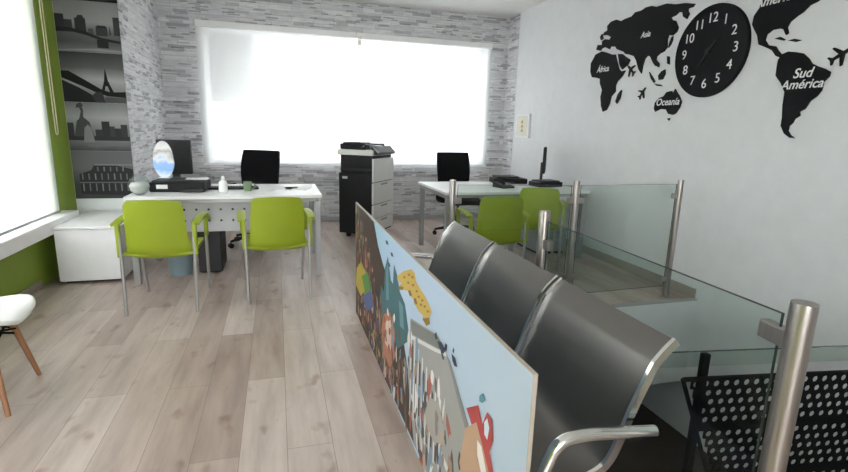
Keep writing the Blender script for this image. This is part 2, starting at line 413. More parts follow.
lib = [(.06, rect(0, .1, .28, .58)), (.05, rect(.55, .68, .30, .62)), (.07, rect(.68, .76, .3, .52)), (.05, rect(.76, .86, .3, .48)), (.06, rect(.86, .97, .3, .56)), (.06, rect(.44, .55, .28, .45)),
       (.05, rect(0, 1, .22, .31)), (.09, [(.10, .30), (.16, .62), (.20, .66), (.24, .82), (.21, .92), (.26, .93), (.28, .84), (.27, .70), (.36, .60), (.42, .30)]),
       (.30, [(.24, .18), (.27, .48), (.33, .55), (.38, .48), (.42, .18)]), (.08, [(.17, .88), (.29, .93), (.25, 1.0), (.18, .96)]), (.20, [(.3, .16), (1, .18), (1, .12), (.3, .08)])]
poster(1.06, 1.51, 'grey poster with a torch-bearing statue before a skyline, below the iron tower poster', [(0, G(.05)), (.2, G(.16)), (.45, G(.20)), (.7, G(.34)), (1, G(.16))], lib)
col = [(.05, [(.10, .10), (.10, .52), (.3, .60), (.36, .72), (.65, .72), (1, .62), (1, .06)])]
for r_, (zb, hh) in enumerate(((.16, .16), (.40, .13), (.58, .09))):
    for k in range(8 if r_ < 2 else 5):
        x = (.14 if r_ < 2 else .40) + k * .105
        col.append((.22 if (k + r_) % 3 else .30, rect(x, x + .022, zb, zb + hh)))
col.append((.30, rect(.36, 1, .70, .73))); col.append((.20, rect(.1, 1, .33, .355)))
poster(.60, 1.06, 'lowest poster on the pier, an ancient arcaded ruin in grey', [(0, G(.05)), (.3, G(.05)), (.65, G(.14)), (1, G(.13))], col)

# ------------------------------------------------------------------ white low cabinet by the window
t = thing('low_cabinet', 'white low cabinet in the corner under the city posters', 'cabinet', (-1.56, 5.04, 0))
obj('body', B(-.20, .26, -.40, .44, .02, .47), WHITELAM, t, bevel=.004)
obj('top_board', B(-.215, .275, -.44, .465, .47, .49), WHITELAM, t, bevel=.004)
obj('door', B(-.205, .268, -.424, -.402, .03, .465), WHITELAM, t, bevel=.003)
obj('plinth', B(-.18, .24, -.37, .40, 0, .02), DKGREY, t)

# ------------------------------------------------------------------ desks
def desk(name, label, x0, x1, y0, y1, modesty):
    cx, cy = (x0 + x1) / 2, (y0 + y1) / 2; hx, hy = (x1 - x0) / 2, (y1 - y0) / 2
    t = thing(name, label, 'desk', (cx, cy, 0), 0, 'white office desks')
    obj('tabletop', B(-hx, hx, -hy, hy, .724, .75), WHITELAM, t, bevel=.003)
    bm = bmesh.new(); q = .03
    box(bm, -hx + q, hx - q, -hy + q, -hy + q + .03, .69, .724); box(bm, -hx + q, hx - q, hy - q - .03, hy - q, .69, .724)
    for s in (-1, 1): box(bm, s * (hx - q) - .02, s * (hx - q) + .02, -hy + q, hy - q, .685, .724)
    obj('frame', bm, GREYMET, t)
    for sx in (-1, 1):
        for sy in (-1, 1):
            x, y = sx * (hx - .04), sy * (hy - .045); obj('leg', B(x - .025, x + .025, y - .025, y + .025, 0, .69), GREYMET, t, bevel=.004)
    if modesty:
        z0, z1, yy = .40, .70, -hy + .24
        bm = B(-hx + .12, hx - .12, yy, yy + .015, z0, z1); 
        for k in range(12):
            for r_ in range(2):
                x = -hx + .2 + k * .1; z = z0 + .10 + r_ * .10
                if x < hx - .15:
                    c = [(x + .011 * math.cos(a * PI / 5), z + .011 * math.sin(a * PI / 5)) for a in range(10)]
                    prism(bm, c, lambda p_: (p_[0], yy - .0012, p_[1]), lambda p_: (p_[0], yy + .0005, p_[1]), 1)
        obj('modesty_panel', bm, [mat('light grey modesty panel', (.55, .55, .57), .5), DKGREY], t)
    return t
D1 = (-1.20, .375, 4.47, 5.38); D2 = (1.57, 3.20, 4.56, 5.56)
desk('desk', 'white desk with two green chairs before it, under the back window left half', *D1, True)
desk('desk', 'white desk beside the right wall, behind the glass railing', *D2, False)
# added pedestal under desk two, stands in for a dark reflection
t = thing('added_pedestal', 'added grey drawer pedestal under the desk by the right wall, standing in for a dark reflection', 'cabinet', (2.95, 5.1, 0))
obj('body', B(-.18, .18, -.27, .27, .03, .58), MIDGREY, t, bevel=.004)
for k in range(3):
    d = obj('drawer', B(-.172, .172, -.288, -.27, .05 + k * .175, .215 + k * .175), MIDGREY, t, bevel=.003)
    obj('handle', B(-.05, .05, -.30, -.288, .16 + k * .175, .175 + k * .175), LEGM, d)
obj('plinth', B(-.16, .16, -.25, .25, 0, .03), BLACK, t)
# computer tower and bin under desk one
t = thing('computer_tower', 'black computer tower on the floor under the left desk', 'computer', (-.62, 4.98, 0))
obj('case', B(-.10, .10, -.22, .22, .01, .42), BLACK, t, bevel=.006)
obj('front_panel', B(-.095, .095, -.232, -.22, .02, .41), DKGREY, t, bevel=.004)
obj('foot', B(-.08, .08, -.2, -.16, 0, .01), BLACK, t); obj('foot', B(-.08, .08, .16, .2, 0, .01), BLACK, t)
t = thing('waste_bin', 'blue grey waste bin on the floor under the left desk', 'bin', (-.87, 4.78, 0))
bm = bmesh.new(); lathe(bm, [(.09, 0), (.115, .24), (.12, .245), (.11, .245), (.085, .012)]); obj('bucket', bm, mat('blue grey plastic', (.20, .27, .30), .5), t, smooth=True)

# ------------------------------------------------------------------ lime green visitor chairs (front is +Y)
def make_green_chair(label, loc, rz):
    t = thing('visitor_chair', label, 'chair', loc, rz, 'lime green visitor chairs')
    P = []
    for i in range(15):                                  # backrest: continues down below the seat edge
        v = i / 14; z = .40 + v * .43; row = []
        hw = .205 - .022 * v
        if v < .15: hw *= .86 + .14 * math.sin(v / .15 * PI / 2)
        if v > .93: hw *= 1 - .10 * ((v - .93) / .07) ** 2
        for j in range(13):
            u = -1 + j / 6
            y = -.185 - .075 * v - .035 * (1 - u * u) + (.05 * (1 - v / .12) if v < .12 else 0)
            row.append(Vector((u * hw, y, z - (.012 * u * u if v > .9 else 0))))
        P.append(row)
    bm = bmesh.new(); sheet(bm, P, .014); obj('backrest', bm, LIME, t, smooth=True)
    P = []
    for i in range(12):
        v = i / 11; row = []
        hw = .235 if v < .8 else .235 - .03 * ((v - .8) / .2) ** 2
        for j in range(11):
            u = -1 + j / 5
            z = .435 + .02 * v - .018 * (1 - u * u) * (1 - abs(v - .4)) - (.03 * ((v - .85) / .15) ** 2 if v > .85 else 0)
            row.append(Vector((u * hw, -.20 + .45 * v, z)))
        P.append(row)
    bm = bmesh.new(); sheet(bm, P, .02); obj('seat', bm, LIME, t, smooth=True)
    for s in (-1, 1):
        x = s * .245
        obj('leg', T([(s * .232, -.25, 0), (s * .236, -.225, .40), (s * .238, -.222, .60)], .0125), LEGM, t, smooth=True)
        obj('leg', T(fillet([(s * .232, .30, 0), (x, .22, .44), (x, .19, .64)], .04), .0125), LEGM, t, smooth=True)
        bm = bmesh.new(); tube(bm, [(s * .20, -.16, .42), (s * .20, .20, .42)], .011); 
        obj('seat_rail', bm, LEGM, t, smooth=True)
        P = []
        for i in range(10):                             # arm pad, a flat band that drops in front
            v = i / 9; y = -.225 + .45 * v; z = .652 + .02 * math.sin(v * PI) - (.05 * ((v - .75) / .25) ** 2 if v > .75 else 0)
            P.append([Vector((x + s * .012 + q * .026, y, z - .006 * q * q)) for q in (-1, -.5, 0, .5, 1)])
        bm = bmesh.new(); sheet(bm, P, .018); a = obj('armrest', bm, LIME, t, smooth=True)
        bm = bmesh.new(); box(bm, x + s * .012 - .014, x + s * .012 + .014, .15, .19, .48, .648); obj('arm_sleeve', bm, LIME, a, bevel=.006)
        bm = bmesh.new(); box(bm, x - .014, x + .014, -.235, -.20, .42, .652); obj('back_sleeve', bm, LIME, a, bevel=.006)
    return t
gc = make_green_chair('lime green armchair at the left desk, nearest the white low cabinet', (-.82, 4.0, 0), math.radians(-2))
copy_thing(gc, (-.03, 4.09, 0), math.radians(4), 'lime green armchair at the left desk, its back towards the printed board')
c3 = on_z(500, 196, .83); c4 = on_z(540, 187, .83)
copy_thing(gc, (c3.x + .05, c3.y + .26, 0), math.radians(-6), 'lime green armchair behind the glass railing, the one nearer the steel bench')
copy_thing(gc, (c4.x + .09, c4.y + .20, 0), math.radians(-24), 'lime green armchair behind the glass railing, nearer the right wall')

# ------------------------------------------------------------------ black office chairs (front is -Y, towards the desk)
def make_office_chair(label, loc, rz):
    t = thing('office_chair', label, 'chair', loc, rz, 'black office chairs')
    P = []
    for i in range(12):
        v = i / 11; row = []
        for j in range(9):
            u = -1 + j / 4; hw = .20 + .03 * math.sin(v * PI * .8)
            row.append(Vector((u * hw, .20 + .07 * v - .03 * math.sin(v * PI) - .03 * u * u, .56 + .50 * v)))
        P.append(row)
    bm = bmesh.new(); sheet(bm, P, .035); obj('backrest', bm, BLACKF, t, smooth=True, bevel=.008)
    P = [[Vector((u * .23, -.24 + .46 * i / 9, .47 + .012 * math.cos(u * 1.4) - (.03 * ((.25 - i / 9) / .25) ** 2 if i / 9 < .25 else 0))) for u in (-1, -.6, -.2, .2, .6, 1)] for i in range(10)]
    bm = bmesh.new(); sheet(bm, P, .06); obj('seat', bm, BLACKF, t, smooth=True, bevel=.015)
    obj('back_bracket', T(fillet([(0, .05, .43), (0, .26, .43), (0, .275, .70)], .06), .018), BLACK, t, smooth=True)
    obj('gas_lift', L([(.03, .10), (.03, .26), (.018, .26), (.018, .44)]), DKGREY, t, smooth=True)
    for s in (-1, 1):
        bm = T(fillet([(s * .18, 0, .44), (s * .29, 0, .46), (s * .29, 0, .66)], .04), .013); a = obj('armrest', bm, BLACK, t, smooth=True)
        obj('arm_pad', B(s * .29 - .03, s * .29 + .03, -.14, .12, .66, .69), BLACK, a, bevel=.01)
    for k in range(5):
        an = 2 * PI * k / 5 + .3; c, s = math.cos(an), math.sin(an)
        l = obj('base_leg', T([(0, 0, .11), (c * .16, s * .16, .10), (c * .29, s * .29, .075)], .02, radii=[.026, .02, .014]), BLACK, t, smooth=True)
        bm = bmesh.new()
        tube(bm, [(c * .29 - s * .022, s * .29 + c * .022, .028), (c * .29 + s * .022, s * .29 - c * .022, .028)], .028, 14); tube(bm, [(c * .29, s * .29, .03), (c * .29, s * .29, .075)], .008, 8)
        obj('caster', bm, BLACK, l, smooth=True)
    return t
oc = make_office_chair('black office chair behind the left desk, before the bright blind', (-.27, 5.86, 0), math.radians(-24))
copy_thing(oc, (2.23, 5.98, 0), math.radians(3), 'black office chair behind the right desk, right of the copier')

# ------------------------------------------------------------------ office copier
t = thing('office_copier', 'large office copier with black side and grey drawers between the two desks', 'copier', (1.085, 5.90, 0), math.radians(-36))
# local: nearest bottom corner at origin, -X along black face, +Y along the grey face
w, d = .45, .62
obj('base', B(-w, -.004, 0.0, d, .05, .80), BLACK, t, bevel=.008)
obj('toner_unit', B(-w, -.02, 0.05, d, .80, 1.02), BLACK, t, bevel=.006)
obj('output_tray', B(-w + .04, .0, .02, .22, .83, .86), DKGREY, t, bevel=.004)
obj('front_cover', B(-.004, .02, .005, d - .005, .70, .985), LTGREY, t, bevel=.006)
for z0, z1 in ((.08, .24), (.25, .42), (.43, .69)):
    dr = obj('paper_drawer', B(-.004, .022, .005, d - .005, z0, z1), LTGREY, t, bevel=.005)
    obj('handle', B(.022, .03, d * .35, d * .65, z1 - .035, z1 - .015), MIDGREY, dr, bevel=.003)
obj('scanner_body', B(-w - .01, .015, -.015, d, 1.02, 1.085), LTGREY, t, bevel=.008)
obj('document_feeder', B(-w, -.10, .03, d - .02, 1.085, 1.155), BLACK, t, bevel=.015)
bm = bmesh.new(); prism(bm, [(0, 1.03), (.07, 1.03), (.07, 1.06), (.0, 1.13)], lambda p: (p[0] - .01, .02, p[1]), lambda p: (p[0] - .01, d - .06, p[1]))
pp = obj('control_panel', bm, DKGREY, t)
obj('screen', B(-.09, -.005, .10, .34, 1.10, 1.135), mat('slate grey screen', (.13, .14, .19), .25), pp, bevel=.01)
obj('feeder_tray', B(-w + .05, -.16, .02, .30, 1.156, 1.172), DKGREY, t, bevel=.004)
obj('badge', B(-w + .05, -w + .12, -.002, .002, .73, .76), LTGREY, t)
for x, y in ((-.35, .06), (-.05, .06), (-.35, .44), (-.05, .44)): obj('caster', L([(.03, 0), (.03, .05)], (x, y, 0), 14), BLACK, t, smooth=True)
# ------------------------------------------------------------------ things on the left desk
Z = .75
t = thing('monitor', 'black flat monitor at the left end of the left desk', 'monitor', (-.93, 5.2, Z), math.radians(-12))
obj('screen_panel', B(-.155, .155, -.02, .02, .12, .44), BLACK, t, bevel=.006)
obj('stand_neck', B(-.03, .03, .0, .04, .01, .2), DKGREY, t, bevel=.004)
obj('stand_base', L([(.11, 0), (.11, .008), (.03, .015)]), DKGREY, t, smooth=True)
obj('bezel', B(-.145, .145, -.024, -.02, .135, .43), BLACK, t)
# oval standing card
t = thing('oval_stand', 'oval white and blue display card standing before the black monitor', 'display card', (-.985, 4.99, .853), math.radians(-10))
ov = [(.086 * math.cos(2 * PI * k / 28) * (1.08 if math.sin(2 * PI * k / 28) < 0 else 1),   .165 + .165 * math.sin(2 * PI * k / 28)) for k in range(28)]
bm = bmesh.new(); prism(bm, ov, lambda p: (p[0], -.006, p[1]), lambda p: (p[0], .006, p[1]))
obj('card', bm, zgrad_mat('oval card print', [(0, (.75, .8, .85)), (.22, (.25, .45, .8)), (.42, (.3, .5, .85)), (.5, (.75, .75, .76)), (.68, (.35, .35, .36)), (.8, (.75, .72, .70)), (1, (.6, .6, .6))], 2, 0, .33, .4, .9), t)
obj('foot', B(-.05, .05, -.03, .03, 0, .006), WHITELAM, t)
# black device under it
t = thing('desktop_printer', 'low black desktop printer beneath the oval card on the left desk', 'printer', (-.86, 4.88, Z), math.radians(-3))
obj('body', B(-.21, .24, -.12, .2, 0, .085), BLACK, t, bevel=.012)
obj('cover', B(-.19, .12, -.11, .19, .085, .10), DKGREY, t, bevel=.008)
obj('label_plate', B(-.15, -.06, -.1235, -.119, .03, .065), PAPER, t)
obj('paper_tray', B(.05, .23, -.18, -.10, .01, .03), DKGREY, t, bevel=.004)
t = thing('paper_stack', 'white papers lying on the right end of the black desktop printer', 'papers', (-.70, 4.88, .852))
for k in range(3): obj('sheet', B(-.09, .09, -.06, .07, .001 * k * 3, .001 * k * 3 + .002), PAPER, t, rz=.1 * k - .1)
# keyboard and mouse
t = thing('keyboard', 'black keyboard behind the white bottle on the left desk', 'keyboard', (-.40, 4.98, Z), math.radians(3))
obj('base', B(-.22, .22, -.07, .07, 0, .018), BLACK, t, bevel=.005)
bm = bmesh.new()
for r_ in range(5):
    for k in range(15): box(bm, -.205 + k * .0275, -.205 + k * .0275 + .023, -.06 + r_ * .024, -.06 + r_ * .024 + .02, .018, .024)
obj('keys', bm, DKGREY, t)
# bottle
t = thing('spray_bottle', 'small white bottle standing at the middle of the left desk', 'bottle', (-.472, 4.74, Z))
obj('body', L([(.034, 0), (.038, .01), (.038, .075), (.03, .095), (.013, .105), (.013, .115)]), SHELLW, t, smooth=True)
obj('cap', L([(.015, .112), (.015, .135), (.008, .145)]), WHITELAM, t, smooth=True)
t = thing('mug', 'small grey green mug on the left desk right of the bottle', 'mug', (-.27, 4.82, Z))
obj('cup', L([(.03, 0), (.036, .02), (.038, .085), (.034, .085), (.03, .01)]), mat('sage ceramic', (.20, .28, .17), .4), t, smooth=True)
obj('handle', T(fillet([(.035, 0, .07), (.065, 0, .065), (.062, 0, .025), (.034, 0, .02)], .02), .005, 8), mat('sage ceramic handle', (.20, .28, .17), .4), t, smooth=True)
for i, (x, y, r_, lab) in enumerate(((.02, 5.02, .1, 'white sheet of paper lying near the right end of left desk'), (.19, 4.98, -.25, 'white sheet at the very right edge of left desk'), (-.12, 4.72, .05, 'white sheet at the front edge of left desk behind a green chair'))):
    o = obj('paper_sheet', B(-.105, .105, -.148, .148, 0, .0015), PAPER, None, loc=(x, y, Z), rz=r_); tag(o, lab, 'paper', 'loose papers on the left desk')
t = thing('pen', 'dark pen lying on papers at the right end of the left desk', 'pen', (.12, 5.0, Z + .0075), .3)
obj('barrel', T([(-.06, 0, 0), (.06, 0, 0)], .0045, 8), BLACK, t, smooth=True); obj('tip', T([(.06, 0, 0), (.075, 0, 0)], .004, 8, radii=[.0045, .001]), LEGM, t)
t = thing('glass_jar', 'round clear glass jar at the left end of the left desk', 'jar', (-1.11, 4.62, Z))
obj('bowl', L([(.04, 0), (.075, .03), (.085, .08), (.07, .13), (.045, .155), (.05, .17), (.045, .168), (.04, .155), (.065, .13), (.08, .08), (.07, .035), (.035, .008)]), CLEAR, t, smooth=True)
obj('filling', L([(.034, .01), (.066, .035), (.076, .075), (.06, .10), (.02, .11)]), mat('pale wrapped sweets', (.62, .60, .57), .5), t, smooth=True)
# ------------------------------------------------------------------ things on the right desk
t = thing('laptop_dock', 'black device with cables below the edge-on monitor on the right desk', 'device', (2.93, 5.02, Z), .15)
obj('body', B(-.16, .16, -.10, .12, 0, .055), BLACK, t, bevel=.012); obj('lid', B(-.13, .13, -.08, .10, .055, .07), DKGREY, t, bevel=.006)
obj('cable', T(fillet([(.15, .0, .03), (.22, -.02, .012), (.27, .08, .012), (.24, .2, .012)], .05), .006, 8), BLACK, t, smooth=True)
mp = on_z(553, 180, Z)
t = thing('monitor', 'black monitor seen edge-on at the right end of the right desk', 'monitor', (3.06, 5.32, Z), math.radians(59))
obj('screen_panel', B(-.20, .20, -.016, .016, .13, .43), BLACK, t, bevel=.006); obj('bezel', B(-.19, .19, -.019, -.016, .145, .42), DKGREY, t)
obj('stand_neck', B(-.03, .03, .01, .04, .01, .25), DKGREY, t, bevel=.004); obj('stand_base', L([(.10, 0), (.10, .008), (.03, .015)]), DKGREY, t, smooth=True)
t = thing('desk_phone', 'grey desk phone before the black printer on the right desk', 'phone', (2.36, 4.93, Z), .2)
bm = bmesh.new(); prism(bm, [(-.09, 0), (.09, 0), (.09, .06), (-.09, .02)], lambda p: (-.08, p[0], p[1]), lambda p: (.08, p[0], p[1])); obj('body', bm, DKGREY, t)
obj('handset', T(fillet([(-.055, -.08, .05), (-.055, -.06, .066), (-.055, .07, .088), (-.055, .09, .075)], .02), .016), BLACK, t, smooth=True)
obj('keypad', B(-.01, .06, -.05, .03, .035, .052), MIDGREY, t)
pr = on_z(508, 176, Z)
t = thing('desktop_printer', 'flat black printer at the back edge of the right desk under the wall notice', 'printer', (2.64, 5.40, Z), -.1)
obj('body', B(-.2, .2, -.12, .12, 0, .06), BLACK, t, bevel=.012); obj('cover', B(-.17, .1, -.1, .1, .06, .085), DKGREY, t, bevel=.008); obj('tray', B(-.22, .02, -.20, -.11, .01, .022), DKGREY, t, bevel=.003)
for x, y, r_, lab in ((2.02, 5.05, .2, 'white sheet of paper on the right desk before the black office chair'), (2.18, 4.78, -.15, 'white sheet at the front edge of right desk beside the grey phone'), (1.80, 4.88, .4, 'white sheet at the left end of the right desk')):
    o = obj('paper_sheet', B(-.105, .105, -.148, .148, 0, .0015), PAPER, None, loc=(x, y, Z), rz=r_); tag(o, lab, 'paper', 'loose papers on the right desk')

# ------------------------------------------------------------------ white shell chair at the left edge
t = thing('shell_chair', 'white shell chair with wooden legs at the left edge, under the big blind', 'chair', (-1.435, 2.70, 0), math.radians(5))
P = []
prof = [(.235, 0.395), (.225, 0.418), (.18, 0.428), (.10, 0.420), (.0, 0.410), (-.10, 0.415), (-.16, 0.445), (-.195, 0.510), (-.215, 0.590), (-.23, 0.670), (-.238, 0.740), (-.24, 0.770)]
hwid = [.12, .19, .215, .225, .23, .23, .225, .22, .21, .19, .15, .09]
for (x, z), hw in zip(prof, hwid):
    row = []
    for j in range(13):
        u = -1 + j / 6
        lift = .05 * u ** 4 if x > -.12 else 0; fw = .10 * u * u if x < -.12 else (.05 * u * u * max(0, (-.0 - x) / .12) if x < 0 else 0)
        row.append(Vector((x + fw, u * hw, z + lift * .6)))
    P.append(row)
bm = bmesh.new(); sheet(bm, P, .022); s_ = obj('seat_shell', bm, SHELLW, t, smooth=True)
m_ = s_.modifiers.new('sub', 'SUBSURF'); m_.levels = 1; m_.render_levels = 2
for sx in (-1, 1):
    for sy in (-1, 1):
        obj('leg', T([(sx * .12, sy * .115, .395), (sx * .185, sy * .21, 0)], .014, radii=[.017, .011]), WOOD, t, smooth=True)
bm = bmesh.new()
K = [(.142, .14), (.142, -.14), (-.142, -.14), (-.142, .14)]
for i in range(4):
    a, b = K[i], K[(i + 1) % 4]
    tube(bm, [(a[0], a[1], .30), (b[0] * .9, b[1] * .9, .385)], .005, 8); tube(bm, [(b[0], b[1], .30), (a[0] * .9, a[1] * .9, .385)], .005, 8); tube(bm, [(a[0]*1.05, a[1]*1.05, .27), (-a[0] * .4, -a[1] * .4, .385)], .005, 8)
obj('wire_brace', bm, BLKSTEEL, t, smooth=True)
obj('seat_mount', B(-.13, .13, -.13, .13, .385, .40), BLKSTEEL, t)

# ------------------------------------------------------------------ steel waiting bench (faces -X)
t = thing('waiting_bench', 'three-seat grey steel waiting bench between the printed board and glass railing', 'bench', (0, 1.9, 0))
PR = [(1.027, .804), (1.0, .780), (.974, .752), (.962, .733), (.935, .672), (.908, .605), (.882, .53), (.855, .468), (.815, .435), (.75, .422), (.67, .426), (.60, .43), (.565, .42), (.552, .395)]
def smooth_prof(pr, n=3):
    pts = [Vector((x, 0, z)) for x, z in pr]; out = []
    for i in range(len(pts) - 1):
        p0, p1, p2, p3 = pts[max(i - 1, 0)], pts[i], pts[i + 1], pts[min(i + 2, len(pts) - 1)]
        for k in range(n):
            s = k / n; out.append(.5 * ((2 * p1) + (-p0 + p2) * s + (2 * p0 - 5 * p1 + 4 * p2 - p3) * s * s + (-p0 + 3 * p1 - 3 * p2 + p3) * s ** 3))
    out.append(pts[-1]); return out
SP = smooth_prof(PR)
for y0, y1 in ((1.005, 1.585), (1.605, 2.185), (2.205, 2.785)):
    a, b = y0 - 1.9, y1 - 1.9
    bm = bmesh.new(); sheet(bm, [[p + Vector((0, a + .012 + (b - a - .024) * j / 4, 0)) for j in range(5)] for p in SP], .005)
    s_ = obj('seat_shell', bm, BENCH, t, smooth=True)
    for e in (a + .006, b - .006):
        bm = bmesh.new()
        sheet(bm, [[p + Vector((0, e + q * .006, 0)) for q in (-1, 1)] for p in SP], .024)
        obj('chrome_rim', bm, CHROME, s_, smooth=True)
obj('beam', B(.70, .78, -.86, .86, .33, .39), BLKSTEEL, t, bevel=.006)
for y in (-.59, -.01, .57):
    for q in (-.16, .16): obj('seat_bracket', T(fillet([(.66, y + q, .395), (.74, y + q, .36), (.87, y + q, .42), (.92, y + q, .56)], .05), .012, 8), BLKSTEEL, t, smooth=True)
for y in (-.935, .935):
    p = fillet([(.755, y, .36), (.64, y, .37), (.605, y, .47), (.655, y, .592), (.74, y, .597), (.95, y, .572)], .07, 7)
    obj('armrest', T(p, .0165, 16), CHROME, t, smooth=True)
    obj('arm_bracket', T([(.74, y - .02 * (1 if y > 0 else -1), .36), (.74, y * .91, .36)], .018), BLKSTEEL, t, smooth=True)
for y in (-.62, .62):
    bm = T(fillet([(.585, y, .02), (.66, y, .06), (.74, y, .36)], .06), .022); obj('leg', bm, CHROME, t, smooth=True)
    bm = T(fillet([(1.0, y, .02), (.86, y, .06), (.74, y, .34)], .06), .022); obj('leg', bm, CHROME, t, smooth=True)
    for x in (.585, 1.0): obj('foot_pad', L([(.028, 0), (.028, .02)], (x, y, 0), 14), BLACK, t, smooth=True)

# ------------------------------------------------------------------ printed board standing in front of the bench
BX = .527
def bq(px, py): p = on_x(px, py, BX); return (p.y, p.z)
t = thing('printed_board', 'large printed picture board with blue sky standing on the floor against the bench', 'board', (BX, 2.19, 0))
obj('panel', B(0, .008, -1.30, 1.30, 0, .825), zgrad_mat('printed sky', [(0, (.42, .50, .58)), (.3, (.40, .50, .63)), (.55, (.38, .50, .66)), (.8, (.27, .46, .54)), (1, (.20, .38, .42))], 1, -1.3, 1.3, .6, .12), t)
bm = bmesh.new(); inks = []; ink_ix = {}; layer = [0]
def ink(c):
    k = tuple(round(v, 3) for v in c)
    if k not in ink_ix: ink_ix[k] = len(inks); inks.append(mat('board ink', c, .7, 0, .2))
    return ink_ix[k]
def shape(c, pts, px=True):
    layer[0] += 1; d = -.0004 - .000003 * layer[0]
    q = [bq(*p) for p in pts] if px else pts
    q = [(min(max(y - 2.19, -1.295), 1.295), min(max(z, .003), .822)) for y, z in q]
    try:
        f = bm.faces.new([bm.verts.new((d, y, z)) for y, z in q]); f.material_index = ink(c)
    except ValueError: pass
def blob(c, y, z, ry, rz_, n=9, j=.25, tilt=0):
    pts = []
    for k in range(n):
        a = 2 * PI * k / n; r = 1 + random.uniform(-j, j); u, v = ry * r * math.cos(a), rz_ * r * math.sin(a)
        pts.append((y + u * math.cos(tilt) - v * math.sin(tilt), z + u * math.sin(tilt) + v * math.cos(tilt)))
    shape(c, pts, False)
shape((.065, .048, .04), [(355, 203), (364, 211), (374, 222), (378, 245), (383, 264), (389, 282), (396, 300), (402, 330), (408, 370), (416, 448), (400, 412), (385, 380), (370, 345), (354, 311)])
shape((.07, .15, .17), [(379, 330), (381, 285), (384, 292), (385, 268), (388, 256), (391, 280), (393, 284), (394, 264), (397, 274), (400, 292), (405, 304), (410, 340), (396, 350)])
shape((.12, .24, .27), [(386, 272), (388, 262), (389, 300), (386, 300)]); shape((.14, .26, .29), [(399, 300), (403, 306), (404, 330), (400, 326)])
pal = [(.30, .10, .06), (.20, .06, .05), (.36, .24, .13), (.10, .12, .05), (.06, .05, .08), (.34, .20, .15), (.13, .09, .07), (.45, .36, .28), (.05, .045, .04), (.12, .08, .14), (.22, .15, .10), (.08, .06, .05)]
for _ in range(420):
    y = random.uniform(2.25, 3.47); top = min(.80, max(.12, .80 - (3.25 - y) * .62))
    z = random.uniform(.02, top); c = random.choice(pal)
    blob(c, y, z, random.uniform(.008, .030), random.uniform(.016, .06), tilt=random.uniform(-.5, .5), j=.45)
shape((.42, .33, .06), [(357, 268), (361, 262), (366, 272), (367, 288), (361, 296), (356, 284)]); shape((.10, .24, .07), [(362, 276), (368, 272), (371, 290), (366, 296)]); shape((.10, .12, .26), [(363, 296), (371, 290), (374, 306), (367, 312)])
shape((.40, .17, .11), [(384, 314), (390, 312), (395, 330), (396, 356), (390, 368), (384, 352), (382, 330)]); shape((.58, .42, .36), [(386, 322), (391, 320), (394, 338), (390, 352), (385, 342)])
for k in range(14):
    blob(random.choice([(.30, .10, .07), (.62, .48, .42), (.20, .09, .06)]), random.uniform(2.25, 2.47), random.uniform(.22, .44), .02, .022, j=.4)
# leaping yellow animal
Y1, Y2 = (.52, .36, .10), (.26, .17, .05)
an_ = lambda pts: [(390 + x / 3.275, 230 + y / 3.275) for x, y in pts]
shape(Y1, an_([(25,150),(45,135),(70,128),(82,140),(85,165),(95,185),(115,215),(130,245),(138,268),(130,285),(132,305),(120,312),(108,295),(110,280),(95,265),(80,240),(78,225),(65,215),(60,200),(45,195),(30,185),(40,175),(25,165)]))
shape(Y2, an_([(60,200),(68,196),(74,214),(66,216)])); shape(Y2, an_([(78,225),(86,222),(92,244),(82,240)])); shape(Y2, an_([(108,290),(130,286),(132,308),(120,314)])); shape(Y2, an_([(28,184),(46,186),(44,196),(30,196)]))
for x, y in ((45,150),(60,142),(72,150),(58,168),(74,176),(86,196),(92,214),(104,226),(112,246),(122,262),(100,240)): shape(Y2, an_([(x, y), (x + 7, y + 2), (x + 6, y + 9), (x - 1, y + 7)]))
# grey palace
shape((.32, .31, .30), [(411, 318), (438, 335), (447, 352), (456, 385), (471, 431), (478, 460), (492, 500), (520, 640), (446, 520), (428, 474), (414, 442), (408, 372)])
shape((.20, .20, .19), [(411, 320), (438, 336), (446, 352), (434, 346), (412, 334)]); shape((.60, .60, .59), [(412, 335), (434, 347), (447, 353), (448, 357), (434, 351), (412, 339)])
shape((.22, .22, .22), [(446, 352), (451, 362), (470, 428), (466, 430)])
for k in range(8):
    u = 1.915 - k * .058; zt = .50 - .012 * k
    shape((.64, .64, .63), [(u, .12), (u - .014, .12), (u - .014, zt), (u, zt + .004)], False); shape((.07, .07, .08), [(u - .019, .14), (u - .042, .14), (u - .042, zt - .05), (u - .019, zt - .04)], False)
for k in range(6):
    u = 1.75 - k * .085; zc = .33 - .03 * k
    shape((.60, .58, .56), [(u, zc), (u - .10, zc - .02), (u - .10, zc - .05), (u, zc - .03)], False)
shape((.36, .33, .30), [(424, 392), (440, 404), (446, 440), (436, 446), (426, 424)])
pal2 = [(.60, .58, .55), (.14, .11, .09), (.30, .22, .17), (.34, .12, .09), (.08, .08, .09), (.70, .68, .66), (.24, .20, .17), (.20, .27, .35), (.42, .33, .24), (.10, .08, .07)]
for _ in range(120):
    y = random.uniform(1.12, 2.3); top = .46 if y > 1.5 else .42 - (1.5 - y) * .5
    z = random.uniform(.02, max(.08, top))
    blob(random.choice(pal2), y, z, random.uniform(.008, .024), random.uniform(.02, .065), tilt=random.uniform(-.4, .4), j=.4)
for pts in ([(436,333),(438,331),(439,338),(437,338)], [(439,340),(443,341),(447,349),(445,353),(441,347)], [(442,349),(444,351),(446,359),(444,358)], [(447,342),(449,344),(448,351),(446,347)], [(453,352),(457,357),(459,366),(456,365),(454,360)], [(455,346),(456,349),(455,353),(454,350)]):
    shape((.05, .06, .09), [(x - 1, y + 1) for x, y in pts])
